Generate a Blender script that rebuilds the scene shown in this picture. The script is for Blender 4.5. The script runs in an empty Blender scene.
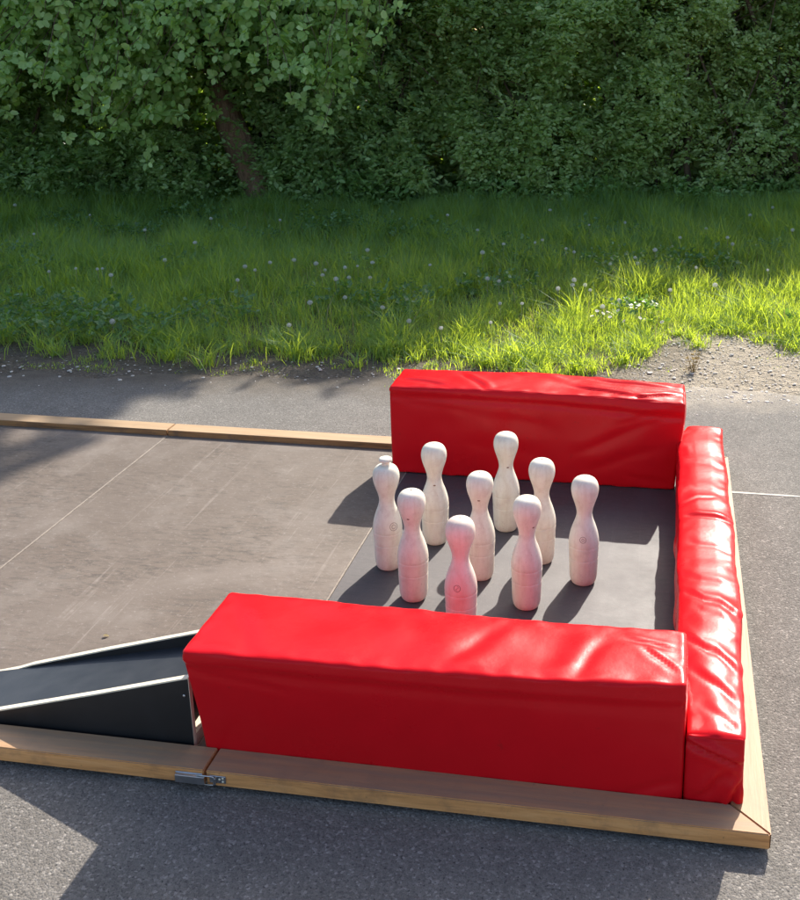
import bpy, bmesh, math, random
import numpy as np
from mathutils import Vector, Matrix, noise as mnoise

random.seed(7)
rng = np.random.default_rng(11)
scene = bpy.context.scene
COL = scene.collection
PI = math.pi

# ------------------------------------------------------------------ camera
CAM = np.array([-0.25002, -1.83223, 1.612])
FPX, PPX, PPY = 1050.81, 501.35, 319.34          # in pixels of the 800x900 photograph
MROT = np.array([[0.98699676, 0.1607276, -0.00200765],
                 [-0.04060984, 0.26142304, 0.96436966],
                 [0.15552567, -0.9517482, 0.26455081]])   # right, up, back
MROT[2] = -MROT[2]
MROT[0] /= np.linalg.norm(MROT[0])
MROT[2] = np.array([-0.15552567, 0.9517482, -0.26455081])
MROT[2] -= MROT[0] * MROT[0].dot(MROT[2]); MROT[2] /= np.linalg.norm(MROT[2])
MROT[1] = np.cross(MROT[0], MROT[2])
if MROT[1][2] < 0: MROT[1] = -MROT[1]

def P2(px, py, z):
    """where the sight line of a photograph pixel meets the height z"""
    v = np.array([(px - PPX) / FPX, -(py - PPY) / FPX, 1.0]) @ MROT
    return CAM + v * ((z - CAM[2]) / v[2])

cd = bpy.data.cameras.new('camera')
cam = bpy.data.objects.new('camera', cd); COL.objects.link(cam)
r, u, f = MROT
cam.matrix_world = Matrix(((r[0], u[0], -f[0], CAM[0]), (r[1], u[1], -f[1], CAM[1]),
                           (r[2], u[2], -f[2], CAM[2]), (0, 0, 0, 1)))
cd.sensor_fit = 'VERTICAL'; cd.sensor_height = 24.0
cd.lens = FPX / 900 * 24.0
cd.shift_x = (400 - PPX) / 900
cd.shift_y = -(450 - PPY) / 900
cd.clip_start = 0.05; cd.clip_end = 600
scene.camera = cam

# ------------------------------------------------------------------ tagging
def tag(o, label=None, cat=None, group=None, kind=None):
    if label: o['label'] = label
    if cat: o['category'] = cat
    if group: o['group'] = group
    if kind: o['kind'] = kind
    return o

def empty(name, loc=(0, 0, 0), rz=0, label=None, cat=None, group=None):
    o = bpy.data.objects.new(name, None); COL.objects.link(o)
    o.location = loc; o.rotation_euler = (0, 0, rz); o.empty_display_size = .05
    return tag(o, label, cat, group)

def link(name, me, mat=None, parent=None, smooth=False):
    if mat:
        for m in (mat if isinstance(mat, (list, tuple)) else [mat]): me.materials.append(m)
    if smooth: me.shade_smooth()
    o = bpy.data.objects.new(name, me); COL.objects.link(o)
    if parent: o.parent = parent
    return o

def obj(name, bm, mat=None, parent=None, smooth=False):
    me = bpy.data.meshes.new(name); bm.normal_update(); bm.to_mesh(me); bm.free()
    return link(name, me, mat, parent, smooth)

def quads(name, V, Q, mat, parent=None, smooth=False):
    """big numpy quad mesh"""
    me = bpy.data.meshes.new(name)
    V = np.ascontiguousarray(V, dtype=np.float32); Q = np.ascontiguousarray(Q, dtype=np.int32)
    me.vertices.add(len(V)); me.vertices.foreach_set('co', V.ravel())
    me.loops.add(Q.size); me.loops.foreach_set('vertex_index', Q.ravel())
    me.polygons.add(len(Q)); me.polygons.foreach_set('loop_start', np.arange(0, Q.size, 4, dtype=np.int32))
    me.update(calc_edges=True); me.validate()
    return link(name, me, mat, parent, smooth)

def box(bm, x0, x1, y0, y1, z0, z1, bev=0.0, seg=2):
    vs = [bm.verts.new(p) for p in ((x0, y0, z0), (x1, y0, z0), (x1, y1, z0), (x0, y1, z0),
                                    (x0, y0, z1), (x1, y0, z1), (x1, y1, z1), (x0, y1, z1))]
    fs = [bm.faces.new([vs[i] for i in q]) for q in ((3, 2, 1, 0), (4, 5, 6, 7), (0, 1, 5, 4), (1, 2, 6, 5), (2, 3, 7, 6), (3, 0, 4, 7))]
    if bev:
        es = list({e for f_ in fs for e in f_.edges})
        bmesh.ops.bevel(bm, geom=es, offset=bev, segments=seg, affect='EDGES', profile=.6)

def prism(bm, pts, z0, z1, bev=0.0):
    lo = [bm.verts.new((x, y, z0)) for x, y in pts]; hi = [bm.verts.new((x, y, z1)) for x, y in pts]
    n = len(pts); fs = [bm.faces.new(lo[::-1]), bm.faces.new(hi)]
    for i in range(n): fs.append(bm.faces.new((lo[i], lo[(i + 1) % n], hi[(i + 1) % n], hi[i])))
    if bev:
        es = list({e for f_ in fs for e in f_.edges})
        bmesh.ops.bevel(bm, geom=es, offset=bev, segments=2, affect='EDGES')

def tube(bm, pts, radii, n=8, caps=True):
    pts = [Vector(p) for p in pts]; rings = []
    for i, p in enumerate(pts):
        t = (pts[min(i + 1, len(pts) - 1)] - pts[max(i - 1, 0)]).normalized()
        a = t.orthogonal().normalized() if i == 0 else (rings_a - t * rings_a.dot(t)).normalized()
        rings_a = a; b = t.cross(a)
        rr = radii[i] if hasattr(radii, '__len__') else radii
        rings.append([bm.verts.new(p + (a * math.cos(2 * PI * k / n) + b * math.sin(2 * PI * k / n)) * rr) for k in range(n)])
    for A, B in zip(rings, rings[1:]):
        for k in range(n): bm.faces.new((A[k], A[(k + 1) % n], B[(k + 1) % n], B[k]))
    if caps: bm.faces.new(rings[0][::-1]); bm.faces.new(rings[-1])

def lathe(bm, prof, n=40):
    rings = []
    for rr, z in prof:
        rings.append([bm.verts.new((rr * math.cos(2 * PI * k / n), rr * math.sin(2 * PI * k / n), z)) for k in range(n)])
    for A, B in zip(rings, rings[1:]):
        for k in range(n): bm.faces.new((A[k], A[(k + 1) % n], B[(k + 1) % n], B[k]))
    bm.faces.new(rings[0][::-1]); bm.faces.new(rings[-1])

# vectorised value noise
_perm = rng.random((64, 64))
def vn2(x, y, s=1.0):
    x = np.asarray(x) / s + 100; y = np.asarray(y) / s + 100
    xi = np.floor(x).astype(int); yi = np.floor(y).astype(int)
    fx = x - xi; fy = y - yi; fx = fx * fx * (3 - 2 * fx); fy = fy * fy * (3 - 2 * fy)
    g = lambda a, b: _perm[a % 64, b % 64]
    return (g(xi, yi) * (1 - fx) + g(xi + 1, yi) * fx) * (1 - fy) + (g(xi, yi + 1) * (1 - fx) + g(xi + 1, yi + 1) * fx) * fy
_perm3 = rng.random((32, 32, 32))
def vn3(p, s=1.0):
    q = np.asarray(p) / s + 200; i = np.floor(q).astype(int); f_ = q - i; f_ = f_ * f_ * (3 - 2 * f_)
    out = 0
    for a in (0, 1):
        for b in (0, 1):
            for c in (0, 1):
                w = (f_[:, 0] if a else 1 - f_[:, 0]) * (f_[:, 1] if b else 1 - f_[:, 1]) * (f_[:, 2] if c else 1 - f_[:, 2])
                out = out + w * _perm3[(i[:, 0] + a) % 32, (i[:, 1] + b) % 32, (i[:, 2] + c) % 32]
    return out

# ------------------------------------------------------------------ materials
class N:
    def __init__(s, name):
        s.m = bpy.data.materials.new(name); s.m.use_nodes = True
        s.nt = s.m.node_tree; s.nt.nodes.clear()
        s.out = s.nt.nodes.new('ShaderNodeOutputMaterial')
    def n(s, t, **k):
        nd = s.nt.nodes.new('ShaderNode' + t)
        for a, v in k.items():
            if a.startswith('i_'):
                key = a[2:]; key = int(key) if key.isdigit() else key.replace('_', ' ')
                if isinstance(v, bpy.types.NodeSocket): s.nt.links.new(v, nd.inputs[key])
                else: nd.inputs[key].default_value = v
            else: setattr(nd, a, v)
        return nd
    def l(s, a, b): s.nt.links.new(a, b)
    def coord(s, kind='Object', scale=(1, 1, 1)):
        t = s.n('TexCoord'); mp = s.n('Mapping', i_Scale=scale); s.l(t.outputs[kind], mp.inputs['Vector']); return mp.outputs[0]
    def noise(s, vec, scale, detail=4, rough=.55, dist=0):
        nd = s.n('TexNoise', i_Scale=scale, i_Detail=detail, i_Roughness=rough, i_Distortion=dist); s.l(vec, nd.inputs['Vector']); return nd.outputs['Fac']
    def ramp(s, fac, stops, interp='LINEAR'):
        nd = s.n('ValToRGB'); cr = nd.color_ramp; cr.interpolation = interp
        while len(cr.elements) < len(stops): cr.elements.new(.5)
        for e, (p, c) in zip(cr.elements, stops):
            e.position = p; e.color = (c, c, c, 1) if not hasattr(c, '__len__') else (*c[:3], 1)
        s.l(fac, nd.inputs[0]); return nd.outputs[0]
    def mix(s, fac, a, b, mode='MIX'):
        nd = s.n('Mix', data_type='RGBA', blend_type=mode)
        for sock, v in ((nd.inputs[0], fac), (nd.inputs[6], a), (nd.inputs[7], b)):
            if isinstance(v, bpy.types.NodeSocket): s.l(v, sock)
            else: sock.default_value = v if not hasattr(v, '__len__') else (*v[:3], 1)
        return nd.outputs[2]
    def math(s, op, a, b=0.0):
        nd = s.n('Math', operation=op)
        for i, v in enumerate((a, b)):
            if isinstance(v, bpy.types.NodeSocket): s.l(v, nd.inputs[i])
            else: nd.inputs[i].default_value = v
        return nd.outputs[0]
    def bump(s, h, strength, dist, prev=None):
        nd = s.n('Bump', i_Strength=strength, i_Distance=dist); s.l(h, nd.inputs['Height'])
        if prev is not None: s.l(prev, nd.inputs['Normal'])
        return nd.outputs[0]
    def bsdf(s, color, rough=.6, normal=None, **k):
        nd = s.n('BsdfPrincipled')
        for sock, v in (('Base Color', color), ('Roughness', rough)):
            if isinstance(v, bpy.types.NodeSocket): s.l(v, nd.inputs[sock])
            else: nd.inputs[sock].default_value = v if not hasattr(v, '__len__') else (*v[:3], 1)
        for kk, v in k.items(): nd.inputs[kk.replace('_', ' ')].default_value = v
        if normal is not None: s.l(normal, nd.inputs['Normal'])
        s.l(nd.outputs[0], s.out.inputs[0]); return nd

def mat_asphalt(name, c0, c1, scale, bump, stones=.5, dusty=False):
    a = N(name); v = a.coord('Object')
    big = a.noise(v, .9, 5); mid = a.noise(v, 9, 4)
    vo = a.n('TexVoronoi', i_Scale=scale, feature='F1'); a.l(v, vo.inputs['Vector'])
    hs = a.n('SeparateColor'); a.l(vo.outputs['Color'], hs.inputs[0])
    base = a.mix(a.ramp(big, [(.3, 0), (.7, 1)]), c0, c1)
    base = a.mix(a.ramp(mid, [(.35, 0), (.75, .45)]), base, tuple(x * .7 for x in c0))
    st = a.ramp(hs.outputs[0], [(0, .45), (.5, .9), (.86, 1.25), (.95, 2.0), (1, 2.7)])
    base = a.mix(stones, base, a.mix(1.0, base, st, 'MULTIPLY'))
    fine = a.noise(v, scale * 2.2, 3)
    base = a.mix(.5, base, a.mix(1.0, base, a.ramp(fine, [(.3, .5), (.7, 1.5)]), 'MULTIPLY'))
    if dusty:      # sand and soil washed over the broken edge of the tarmac
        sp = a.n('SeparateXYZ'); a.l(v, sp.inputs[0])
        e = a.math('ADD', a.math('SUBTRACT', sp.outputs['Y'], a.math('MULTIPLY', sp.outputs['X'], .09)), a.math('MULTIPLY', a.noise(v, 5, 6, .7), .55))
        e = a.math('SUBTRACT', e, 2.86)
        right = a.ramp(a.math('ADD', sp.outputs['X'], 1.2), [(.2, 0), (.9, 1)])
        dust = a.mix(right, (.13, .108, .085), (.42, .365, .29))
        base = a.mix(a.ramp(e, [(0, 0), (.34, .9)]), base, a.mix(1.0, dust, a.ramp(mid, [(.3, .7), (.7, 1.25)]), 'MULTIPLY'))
    fl = a.noise(v, scale * .55, 1)
    base = a.mix(a.ramp(fl, [(.80, 0), (.83, .8)]), base, (.50, .49, .46))
    pit = a.noise(v, scale * .9, 2, .6)
    base = a.mix(a.ramp(pit, [(.31, .85), (.41, 0)]), base, (.045, .042, .042))
    h = a.math('ADD', a.math('MULTIPLY', a.math('SUBTRACT', 1.0, vo.outputs['Distance']), .7), a.math('MULTIPLY', fine, .6))
    nrm = a.bump(h, bump, .006)
    a.bsdf(base, a.ramp(hs.outputs[1], [(0, .75), (1, 1)]), nrm, Specular_IOR_Level=.12)
    return a.m

def mat_soil():
    a = N('soil'); v = a.coord('Object')
    sep = a.n('SeparateXYZ'); a.l(v, sep.inputs[0])
    n1 = a.noise(v, 1.6, 6); n2 = a.noise(v, 14, 5); n3 = a.noise(v, 70, 3)
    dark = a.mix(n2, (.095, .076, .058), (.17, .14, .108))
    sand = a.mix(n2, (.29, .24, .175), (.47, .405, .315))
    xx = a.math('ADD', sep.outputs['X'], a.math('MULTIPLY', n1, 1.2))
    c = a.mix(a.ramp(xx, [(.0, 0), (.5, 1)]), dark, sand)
    gx = a.ramp(a.math('ADD', sep.outputs['Y'], a.math('MULTIPLY', n1, .8)), [(.0, 0), (1, 1)])
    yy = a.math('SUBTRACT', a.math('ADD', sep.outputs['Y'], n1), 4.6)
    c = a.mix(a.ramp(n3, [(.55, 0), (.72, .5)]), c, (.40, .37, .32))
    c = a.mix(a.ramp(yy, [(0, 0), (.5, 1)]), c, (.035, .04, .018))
    nrm = a.bump(n3, .9, .03, a.bump(n2, .8, .06))
    a.bsdf(c, .95, nrm, Specular_IOR_Level=.2); return a.m

def mat_wood(name, c_light, c_mid, c_dark, axis, rough=.6, grime=.3, topc=None):
    a = N(name); sc = {'x': (1.5, 22, 22), 'y': (22, 1.5, 22), 'z': (22, 22, 1.5)}[axis]
    v = a.coord('Object', sc); v0 = a.coord('Object')
    g = a.noise(v, 2.2, 8, .65, .6); g2 = a.noise(v, 9, 4)
    c = a.ramp(g, [(.25, c_dark), (.48, c_mid), (.75, c_light)])
    c = a.mix(a.ramp(g2, [(.52, 0), (.75, .4)]), c, c_dark)
    d = a.noise(v0, 11, 6, .65)
    c = a.mix(a.ramp(d, [(.52, 0), (.78, grime)]), c, (.09, .065, .05))
    sp = a.noise(v0, 60, 2)
    c = a.mix(a.ramp(sp, [(.70, 0), (.78, .5)]), c, (.05, .035, .03))
    if topc is not None:      # walked-on upper face: wear, plus top-to-side light difference put into the colour
        ge = a.n('NewGeometry'); sp2 = a.n('SeparateXYZ'); a.l(ge.outputs['Normal'], sp2.inputs[0])
        wear_light = a.math('MULTIPLY', a.ramp(sp2.outputs['Z'], [(.6, 0), (.95, 1)]), a.ramp(a.noise(v, 3, 5), [(.2, .55), (.7, .95)]))
        c = a.mix(wear_light, c, topc)
    a.bsdf(c, rough, a.bump(g, .25, .004), Specular_IOR_Level=.35); return a.m

def mat_lane(name, c0, c1, cs, scratch_amt, rough, spec=.5):
    a = N(name); v = a.coord('Object')
    n1 = a.noise(v, 1.7, 8, .62, .4); n2 = a.noise(v, 6, 8, .7); n3 = a.noise(v, 90, 3)
    c = a.mix(a.ramp(n1, [(.32, 0), (.68, 1)]), c0, c1)
    patch = a.ramp(a.noise(v, 1.6, 5, .6, .8), [(.38, .12), (.60, 1)])
    c = a.mix(a.math('MULTIPLY', patch, .45), c, tuple(x * f for x, f in zip(c0, (.80, .70, .58))))
    vx = a.coord('Object', (4.5, 15, 1)); n8 = a.noise(vx, 4, 9, .78, .5)                 # rubbed-in dirt with the grain of the sheet
    c = a.mix(a.math('MULTIPLY', patch, a.ramp(n8, [(.47, 0), (.60, .95)])), c, tuple(x * .52 for x in c0))
    vs = a.coord('Object', (11, 14, 1)); n4 = a.noise(vs, 6, 6, .7)
    c = a.mix(a.ramp(n4, [(.56, 0), (.72, .6)]), c, tuple(x * 1.25 for x in cs))
    c = a.mix(a.ramp(n2, [(.5, 0), (.75, .5)]), c, cs)
    # long pale scratches along and across the lane
    for sc, th, w in (((30, .6, 1), .63, scratch_amt * 1.3), ((.9, 34, 1), .70, scratch_amt * .3)):
        vv = a.coord('Object', sc); s_ = a.noise(vv, 1.6, 3, .6, .5)
        brk = a.ramp(a.noise(v, 9, 5, .7), [(.40, 0), (.62, 1)])
        c = a.mix(a.math('MULTIPLY', brk, a.ramp(s_, [(th, 0), (th + .025, w)])), c, tuple(min(1, x * 2.0) for x in cs))
    gl = a.noise(v, 420, 2)
    c = a.mix(a.ramp(gl, [(.4, 0), (.7, .25)]), c, cs)
    rr = a.math('ADD', a.math('MULTIPLY', n2, .3), rough - .15)
    wv = a.noise(a.coord('Object', (260, 260, 1)), 1, 2)
    nrm = a.bump(wv, .12, .002, a.bump(n2, .15, .006))
    a.bsdf(c, rr, nrm, Specular_IOR_Level=spec); return a.m

def mat_vinyl():
    a = N('red_vinyl'); v = a.coord('Object')
    n1 = a.noise(v, 7, 5); n2 = a.noise(v, 420, 2); n3 = a.noise(v, 34, 4)
    c = a.mix(n1, (.58, .006, .011), (.68, .007, .014))
    sm = a.noise(v, 24, 5, .7)
    c = a.mix(a.ramp(sm, [(.66, 0), (.8, .5)]), c, (.20, .02, .015))
    rr = a.ramp(a.noise(v, 5, 6, .65), [(.3, .25), (.7, .36)])
    nrm = a.bump(n2, .05, .001, a.bump(n3, .10, .006))
    a.bsdf(c, rr, nrm, Specular_IOR_Level=.145); return a.m

def mat_pin():
    a = N('limewashed_wood'); v = a.coord('Object', (16, 16, 2)); v0 = a.coord('Object')
    oi = a.n('ObjectInfo')
    g = a.noise(v, 3, 8, .65, .4); d = a.noise(v0, 26, 6, .7); d2 = a.noise(v0, 95, 3, .6)
    sp = a.noise(v0, 150, 2, .5)
    c = a.ramp(g, [(.3, (.68, .61, .48)), (.52, (.77, .715, .59)), (.8, (.83, .79, .68))])
    c = a.mix(a.ramp(d, [(.48, 0), (.74, .55)]), c, (.56, .43, .35))
    c = a.mix(a.ramp(d2, [(.60, 0), (.74, .3)]), c, (.52, .40, .34))
    c = a.mix(a.ramp(sp, [(.70, 0), (.76, .4)]), c, (.40, .28, .24))
    # red light bounced off the bolster, painted on as pink blotches, varying by pin
    ru = a.math('MULTIPLY', a.ramp(a.noise(v0, 7, 5, .6), [(.36, 0), (.64, 1)]), a.math('MULTIPLY', oi.outputs['Alpha'], .55))
    c = a.mix(ru, c, (.72, .30, .30))
    a.bsdf(c, .62, a.bump(g, .12, .003, a.bump(d2, .15, .002)), Specular_IOR_Level=.3); return a.m

def mat_plain(name, col, rough=.5, metal=0.0, grime=None, scale=30, bump=.1, spec=.5):
    a = N(name); v = a.coord('Object'); n1 = a.noise(v, scale, 5, .6)
    c = a.mix(a.ramp(n1, [(.4, 0), (.75, .7)]), col, grime if grime else tuple(x * .7 for x in col))
    a.bsdf(c, rough, a.bump(n1, bump, .003), Metallic=metal, Specular_IOR_Level=spec); return a.m

def mat_leaf(name, c0, c1, c2, trans=.4, tcol=(.22, .36, .02), rough=.42, gloss=.6):
    a = N(name); ge = a.n('NewGeometry'); rnd = ge.outputs['Random Per Island']
    v = a.coord('Object'); n1 = a.noise(v, 2.6, 4)
    c = a.ramp(rnd, [(0, c0), (.55, c1), (.93, c2), (1, tuple(min(1, x * 1.5) for x in c2))])
    c = a.mix(a.ramp(n1, [(.42, .0), (.66, .65)]), c, c2)
    p = a.bsdf(c, rough, None, Specular_IOR_Level=gloss)
    t = a.n('BsdfTranslucent'); t.inputs[0].default_value = (*tcol, 1)
    ms = a.n('MixShader'); ms.inputs[0].default_value = trans
    a.l(p.outputs[0], ms.inputs[1]); a.l(t.outputs[0], ms.inputs[2]); a.l(ms.outputs[0], a.out.inputs[0])
    return a.m

def mat_bark(name, c0, c1):
    a = N(name); v = a.coord('Object', (5, 5, 1.2)); n1 = a.noise(v, 4, 8, .7, .5)
    a.bsdf(a.mix(a.ramp(n1, [(.35, 0), (.65, 1)]), c0, c1), .9, a.bump(n1, .9, .04), Specular_IOR_Level=.2); return a.m

M = {}
M['road'] = mat_asphalt('coarse_asphalt', (.172, .156, .139), (.218, .199, .177), 185, .55, .42)
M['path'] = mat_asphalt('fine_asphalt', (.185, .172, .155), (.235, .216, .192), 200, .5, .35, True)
M['soil'] = mat_soil()
M['rail_x'] = mat_wood('rail_wood', (.82, .42, .17), (.70, .32, .11), (.36, .15, .055), 'x', .65, .6, (.32, .22, .14))  # sides lightened in colour for the extra light on the front face
M['rail_xb'] = mat_wood('stained_rail_wood', (.46, .25, .10), (.32, .155, .058), (.09, .045, .022), 'x', .65, .9, (.46, .32, .19))
M['rail_y'] = mat_wood('clean_rail_wood', (.41, .235, .12), (.35, .195, .09), (.27, .14, .06), 'y', .55, .25)
M['lane'] = mat_lane('brown_film_plywood', (.118, .088, .067), (.178, .142, .115), (.24, .205, .175), .14, .6)
M['deck'] = mat_lane('grey_film_plywood', (.048, .039, .041), (.058, .047, .049), (.085, .072, .073), .10, .66, .85)
M['vinyl'] = mat_vinyl()
M['pin'] = mat_pin()
M['black'] = mat_plain('black_film_plywood', (.012, .012, .013), .42, 0, (.02, .02, .022), 18, .08)
M['chute'] = mat_plain('chute_floor_film', (.022, .024, .030), .40, 0, (.045, .046, .052), 14, .08)
M['ply_edge'] = mat_plain('pale_plywood_edge', (.78, .70, .54), .6, 0, (.60, .50, .36), 40, .1)
M['steel'] = mat_plain('zinc_plated_steel', (.62, .63, .64), .32, 1.0, (.40, .41, .42), 60, .05)
M['worn'] = mat_plain('chipped_plywood_edge', (.30, .25, .20), .8, 0, (.10, .075, .06), 55, .2)
M['mark'] = mat_plain('pressed_mark', (.30, .20, .16), .8, 0, (.42, .32, .27), 80, .1)
M['knot'] = mat_plain('wood_knot', (.20, .10, .06), .8, 0, (.3, .18, .12), 80, .1)
M['joint'] = mat_plain('pale_road_joint', (.55, .52, .47), .9, 0, (.36, .34, .30), 25, .4, .2)
M['hedge'] = [mat_leaf('hedge_leaf_mid', (.23, .355, .135), (.31, .44, .165), (.41, .53, .23), .44, (.52, .68, .08)),
              mat_leaf('hedge_leaf_deep', (.17, .29, .12), (.235, .365, .15), (.32, .45, .20), .44, (.46, .64, .08)),
              mat_leaf('hedge_leaf_pale', (.27, .375, .145), (.35, .46, .18), (.44, .55, .25), .44, (.56, .70, .09))]
M['apple'] = mat_leaf('apple_leaf', (.22, .365, .11), (.31, .475, .15), (.44, .585, .25), .38, (.50, .72, .07), .45, .5)
M['under'] = mat_leaf('undergrowth_leaf', (.15, .28, .10), (.20, .35, .125), (.27, .43, .16), .40, (.42, .62, .06))
M['grass'] = mat_leaf('grass_blade', (.068, .165, .080), (.100, .225, .098), (.165, .28, .12), .52, (.70, .84, .055), .5, .3)
M['grass_dry'] = mat_leaf('dry_grass_stalk', (.25, .19, .09), (.34, .27, .14), (.42, .34, .19), .3, (.4, .3, .12), .7, .2)
M['clover'] = mat_leaf('clover_leaf', (.07, .15, .045), (.10, .20, .06), (.15, .26, .09), .35, (.22, .40, .03))
M['bark'] = mat_bark('apple_bark', (.20, .12, .085), (.42, .28, .21))
M['twig'] = mat_bark('shrub_stem_bark', (.10, .068, .05), (.22, .16, .12))
M['puff'] = mat_leaf('dandelion_down', (.52, .51, .47), (.60, .59, .55), (.66, .65, .61), .35, (.8, .8, .76), .8, .2)
M['stalk'] = mat_plain('dandelion_stalk', (.20, .22, .09), .6, 0, (.26, .17, .10), 20, .05)
M['petal'] = mat_plain('daisy_petal', (.80, .79, .76), .6, 0, (.74, .70, .70), 40, .05)
M['disc'] = mat_plain('daisy_disc', (.70, .45, .04), .7, 0, (.55, .32, .03), 60, .1)
M['stone'] = mat_plain('gravel_stone', (.58, .54, .48), .9, 0, (.42, .38, .32), 25, .3, .2)

# ------------------------------------------------------------------ setting: ground, path, road
GZ = -.008
def sheet(name, pts, z, mat, label=None):
    bm = bmesh.new(); bm.faces.new([bm.verts.new((x, y, z)) for x, y in pts])
    o = obj(name, bm, mat); tag(o, kind='structure'); return o
sheet('ground', [(-250, -250), (250, -250), (250, 250), (-250, 250)], GZ, M['soil'])

def edge_y(x):            # back edge of the tarmac
    x = np.asarray(x, dtype=float)
    return np.where(x < -1.5, 2.60 + .125 * (x + 3.47), 2.846 + .04 * (x + 1.5))
xs = np.concatenate([np.arange(-60, -9, 3.0), np.arange(-9, 3, .05), np.arange(3, 60, 3.0)])
ed = edge_y(np.clip(xs, -9, 9)) + (vn2(xs, xs * 0, .33) - .5) * .10 + (vn2(xs, xs * 0 + 9, .09) - .5) * .06
bm = bmesh.new()
top = [bm.verts.new((x, y, GZ + .004)) for x, y in zip(xs, ed)]
low = [bm.verts.new((x, 1.752, GZ + .004)) for x in xs]
for i in range(len(xs) - 1): bm.faces.new((low[i], low[i + 1], top[i + 1], top[i]))
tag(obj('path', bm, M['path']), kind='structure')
xs2 = np.arange(-60, 60.01, .25)
bm = bmesh.new()
wob = 1.76 + (vn2(xs2, xs2 * 0 + 3, .4) - .5) * .02
a_ = [bm.verts.new((x, -60, 0)) for x in xs2]; b_ = [bm.verts.new((x, y, 0)) for x, y in zip(xs2, wob)]
for i in range(len(xs2) - 1): bm.faces.new((a_[i], a_[i + 1], b_[i + 1], b_[i]))
tag(obj('road', bm, M['road']), kind='structure')
xs3 = np.arange(-1.0, 6, .03)
bm = bmesh.new()
w0 = 1.752 + (vn2(xs3, xs3 * 0 + 3, .4) - .5) * .02
th = .002 + .006 * vn2(xs3, xs3 * 0 + 5, .07)
a_ = [bm.verts.new((x, y - t, .0012)) for x, y, t in zip(xs3, w0, th)]; b_ = [bm.verts.new((x, y + t, .0012)) for x, y, t in zip(xs3, w0, th)]
for i in range(len(xs3) - 1): bm.faces.new((a_[i], a_[i + 1], b_[i + 1], b_[i]))
tag(obj('road_joint', bm, M['joint']), kind='structure')

# ------------------------------------------------------------------ the lane in sections
Z = .012
HR, WR, WD = .0355 + Z, .0773, 1.980
RB = .011                      # underside of the rails: a shadow gap above the road
FL = .024                      # playing surface
XJ, XD, XS = -1.212, -1.187, -2.240

def rail(name, pts, mat, parent, bev=.002):
    bm = bmesh.new(); prism(bm, pts, RB, HR, bev); return obj(name, bm, mat, parent)
def board(x0, x1, y0, y1, mat, parent, bx0, bx1, by0, by1):
    bm = bmesh.new(); box(bm, bx0, bx1, by0, by1, .001, .0105); box(bm, x0, x1, y0, y1, .009, FL, .0015, 1)
    return obj('floor_board', bm, mat, parent)
G_LANE = 'sections of the wooden bowling lane'
deck = empty('pin_deck', (0, 0, 0), 0, 'end section of the bowling lane with grey floor carrying the pins and red bolsters', 'bowling lane', G_LANE)
board(XD + .002, -WR + .002, WR - .002, WD - WR + .002, M['deck'], deck, XJ + .004, -.016, .016, WD - .016)
g = .0010
rail('front_rail', [(XJ + .003, 0), (-.0 - g, 0), (-WR - g, WR), (XJ + .003, WR)], M['rail_x'], deck)
rail('side_rail', [(0, g), (0, WD - g), (-WR, WD - WR - g), (-WR, WR + g)], M['rail_y'], deck)
rail('back_rail', [(-WR - g, WD - WR), (-g, WD), (XJ + .003, WD), (XJ + .003, WD - WR)], M['rail_xb'], deck)
bm = bmesh.new(); box(bm, XD - .0035, XD + .0012, WR, WD - WR, .012, FL + .0006)
obj('worn_edge', bm, M['worn'], deck)
mid = empty('lane_section', (0, 0, 0), 0, 'middle lane section of scuffed brown plywood between the pale floor seam and the pins', 'bowling lane', G_LANE)
board(XS + .003, XD - .004, WR - .002, WD - WR + .002, M['lane'], mid, XS + .004, XJ - .002, .016, WD - .016)
rail('front_rail', [(XS + .002, 0), (XJ - .003, 0), (XJ - .003, WR), (XS + .002, WR)], M['rail_x'], mid)
rail('back_rail', [(XS + .002, WD - WR), (XJ - .002, WD - WR), (XJ - .002, WD), (XS + .002, WD)], M['rail_xb'], mid)
bm = bmesh.new(); box(bm, XS - .001, XS + .0028, WR, WD - WR, .012, FL + .0006)
obj('worn_edge', bm, M['worn'], mid)
far = empty('lane_section', (0, 0, 0), 0, 'left lane section of brown plywood crossed by tree shadow, running out of the picture', 'bowling lane', G_LANE)
board(-3.9, XS - .002, WR - .002, WD - WR + .002, M['lane'], far, -3.9, XS - .002, .016, WD - .016)
rail('front_rail', [(-3.9, 0), (XS - .002, 0), (XS - .002, WR), (-3.9, WR)], M['rail_x'], far)
rail('back_rail', [(-3.9, WD - WR + .002), (XS - .002, WD - WR), (XS - .002, WD + .001), (-3.9, WD + .006)], M['rail_xb'], far)

# toggle latch: lever and loop on the middle section, strike plate on the end section
lz = RB + .5 * (HR - RB)
bm = bmesh.new()
box(bm, -1.280, -1.2165, -.0035, -.0003, lz - .012, lz + .011, .001, 1)
obj('latch_base', bm, M['steel'], mid)
bm = bmesh.new()
box(bm, -1.277, -1.209, -.0125, -.0105, lz - .0095, lz + .009, .0009, 2)
box(bm, -1.277, -1.209, -.0105, -.0036, lz + .0072, lz + .009); box(bm, -1.277, -1.209, -.0105, -.0036, lz - .0095, lz - .0077)
lev = obj('latch_lever', bm, M['steel'], mid)
bm = bmesh.new()
tube(bm, [(-1.228, -.008, lz + .0105), (-1.192, -.007, lz + .0105), (-1.189, -.007, lz + .008), (-1.189, -.007, lz - .009), (-1.192, -.007, lz - .0115), (-1.228, -.008, lz - .0115)], .0016, 8)
obj('latch_loop', bm, M['steel'], mid, True)
bm = bmesh.new()
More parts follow.
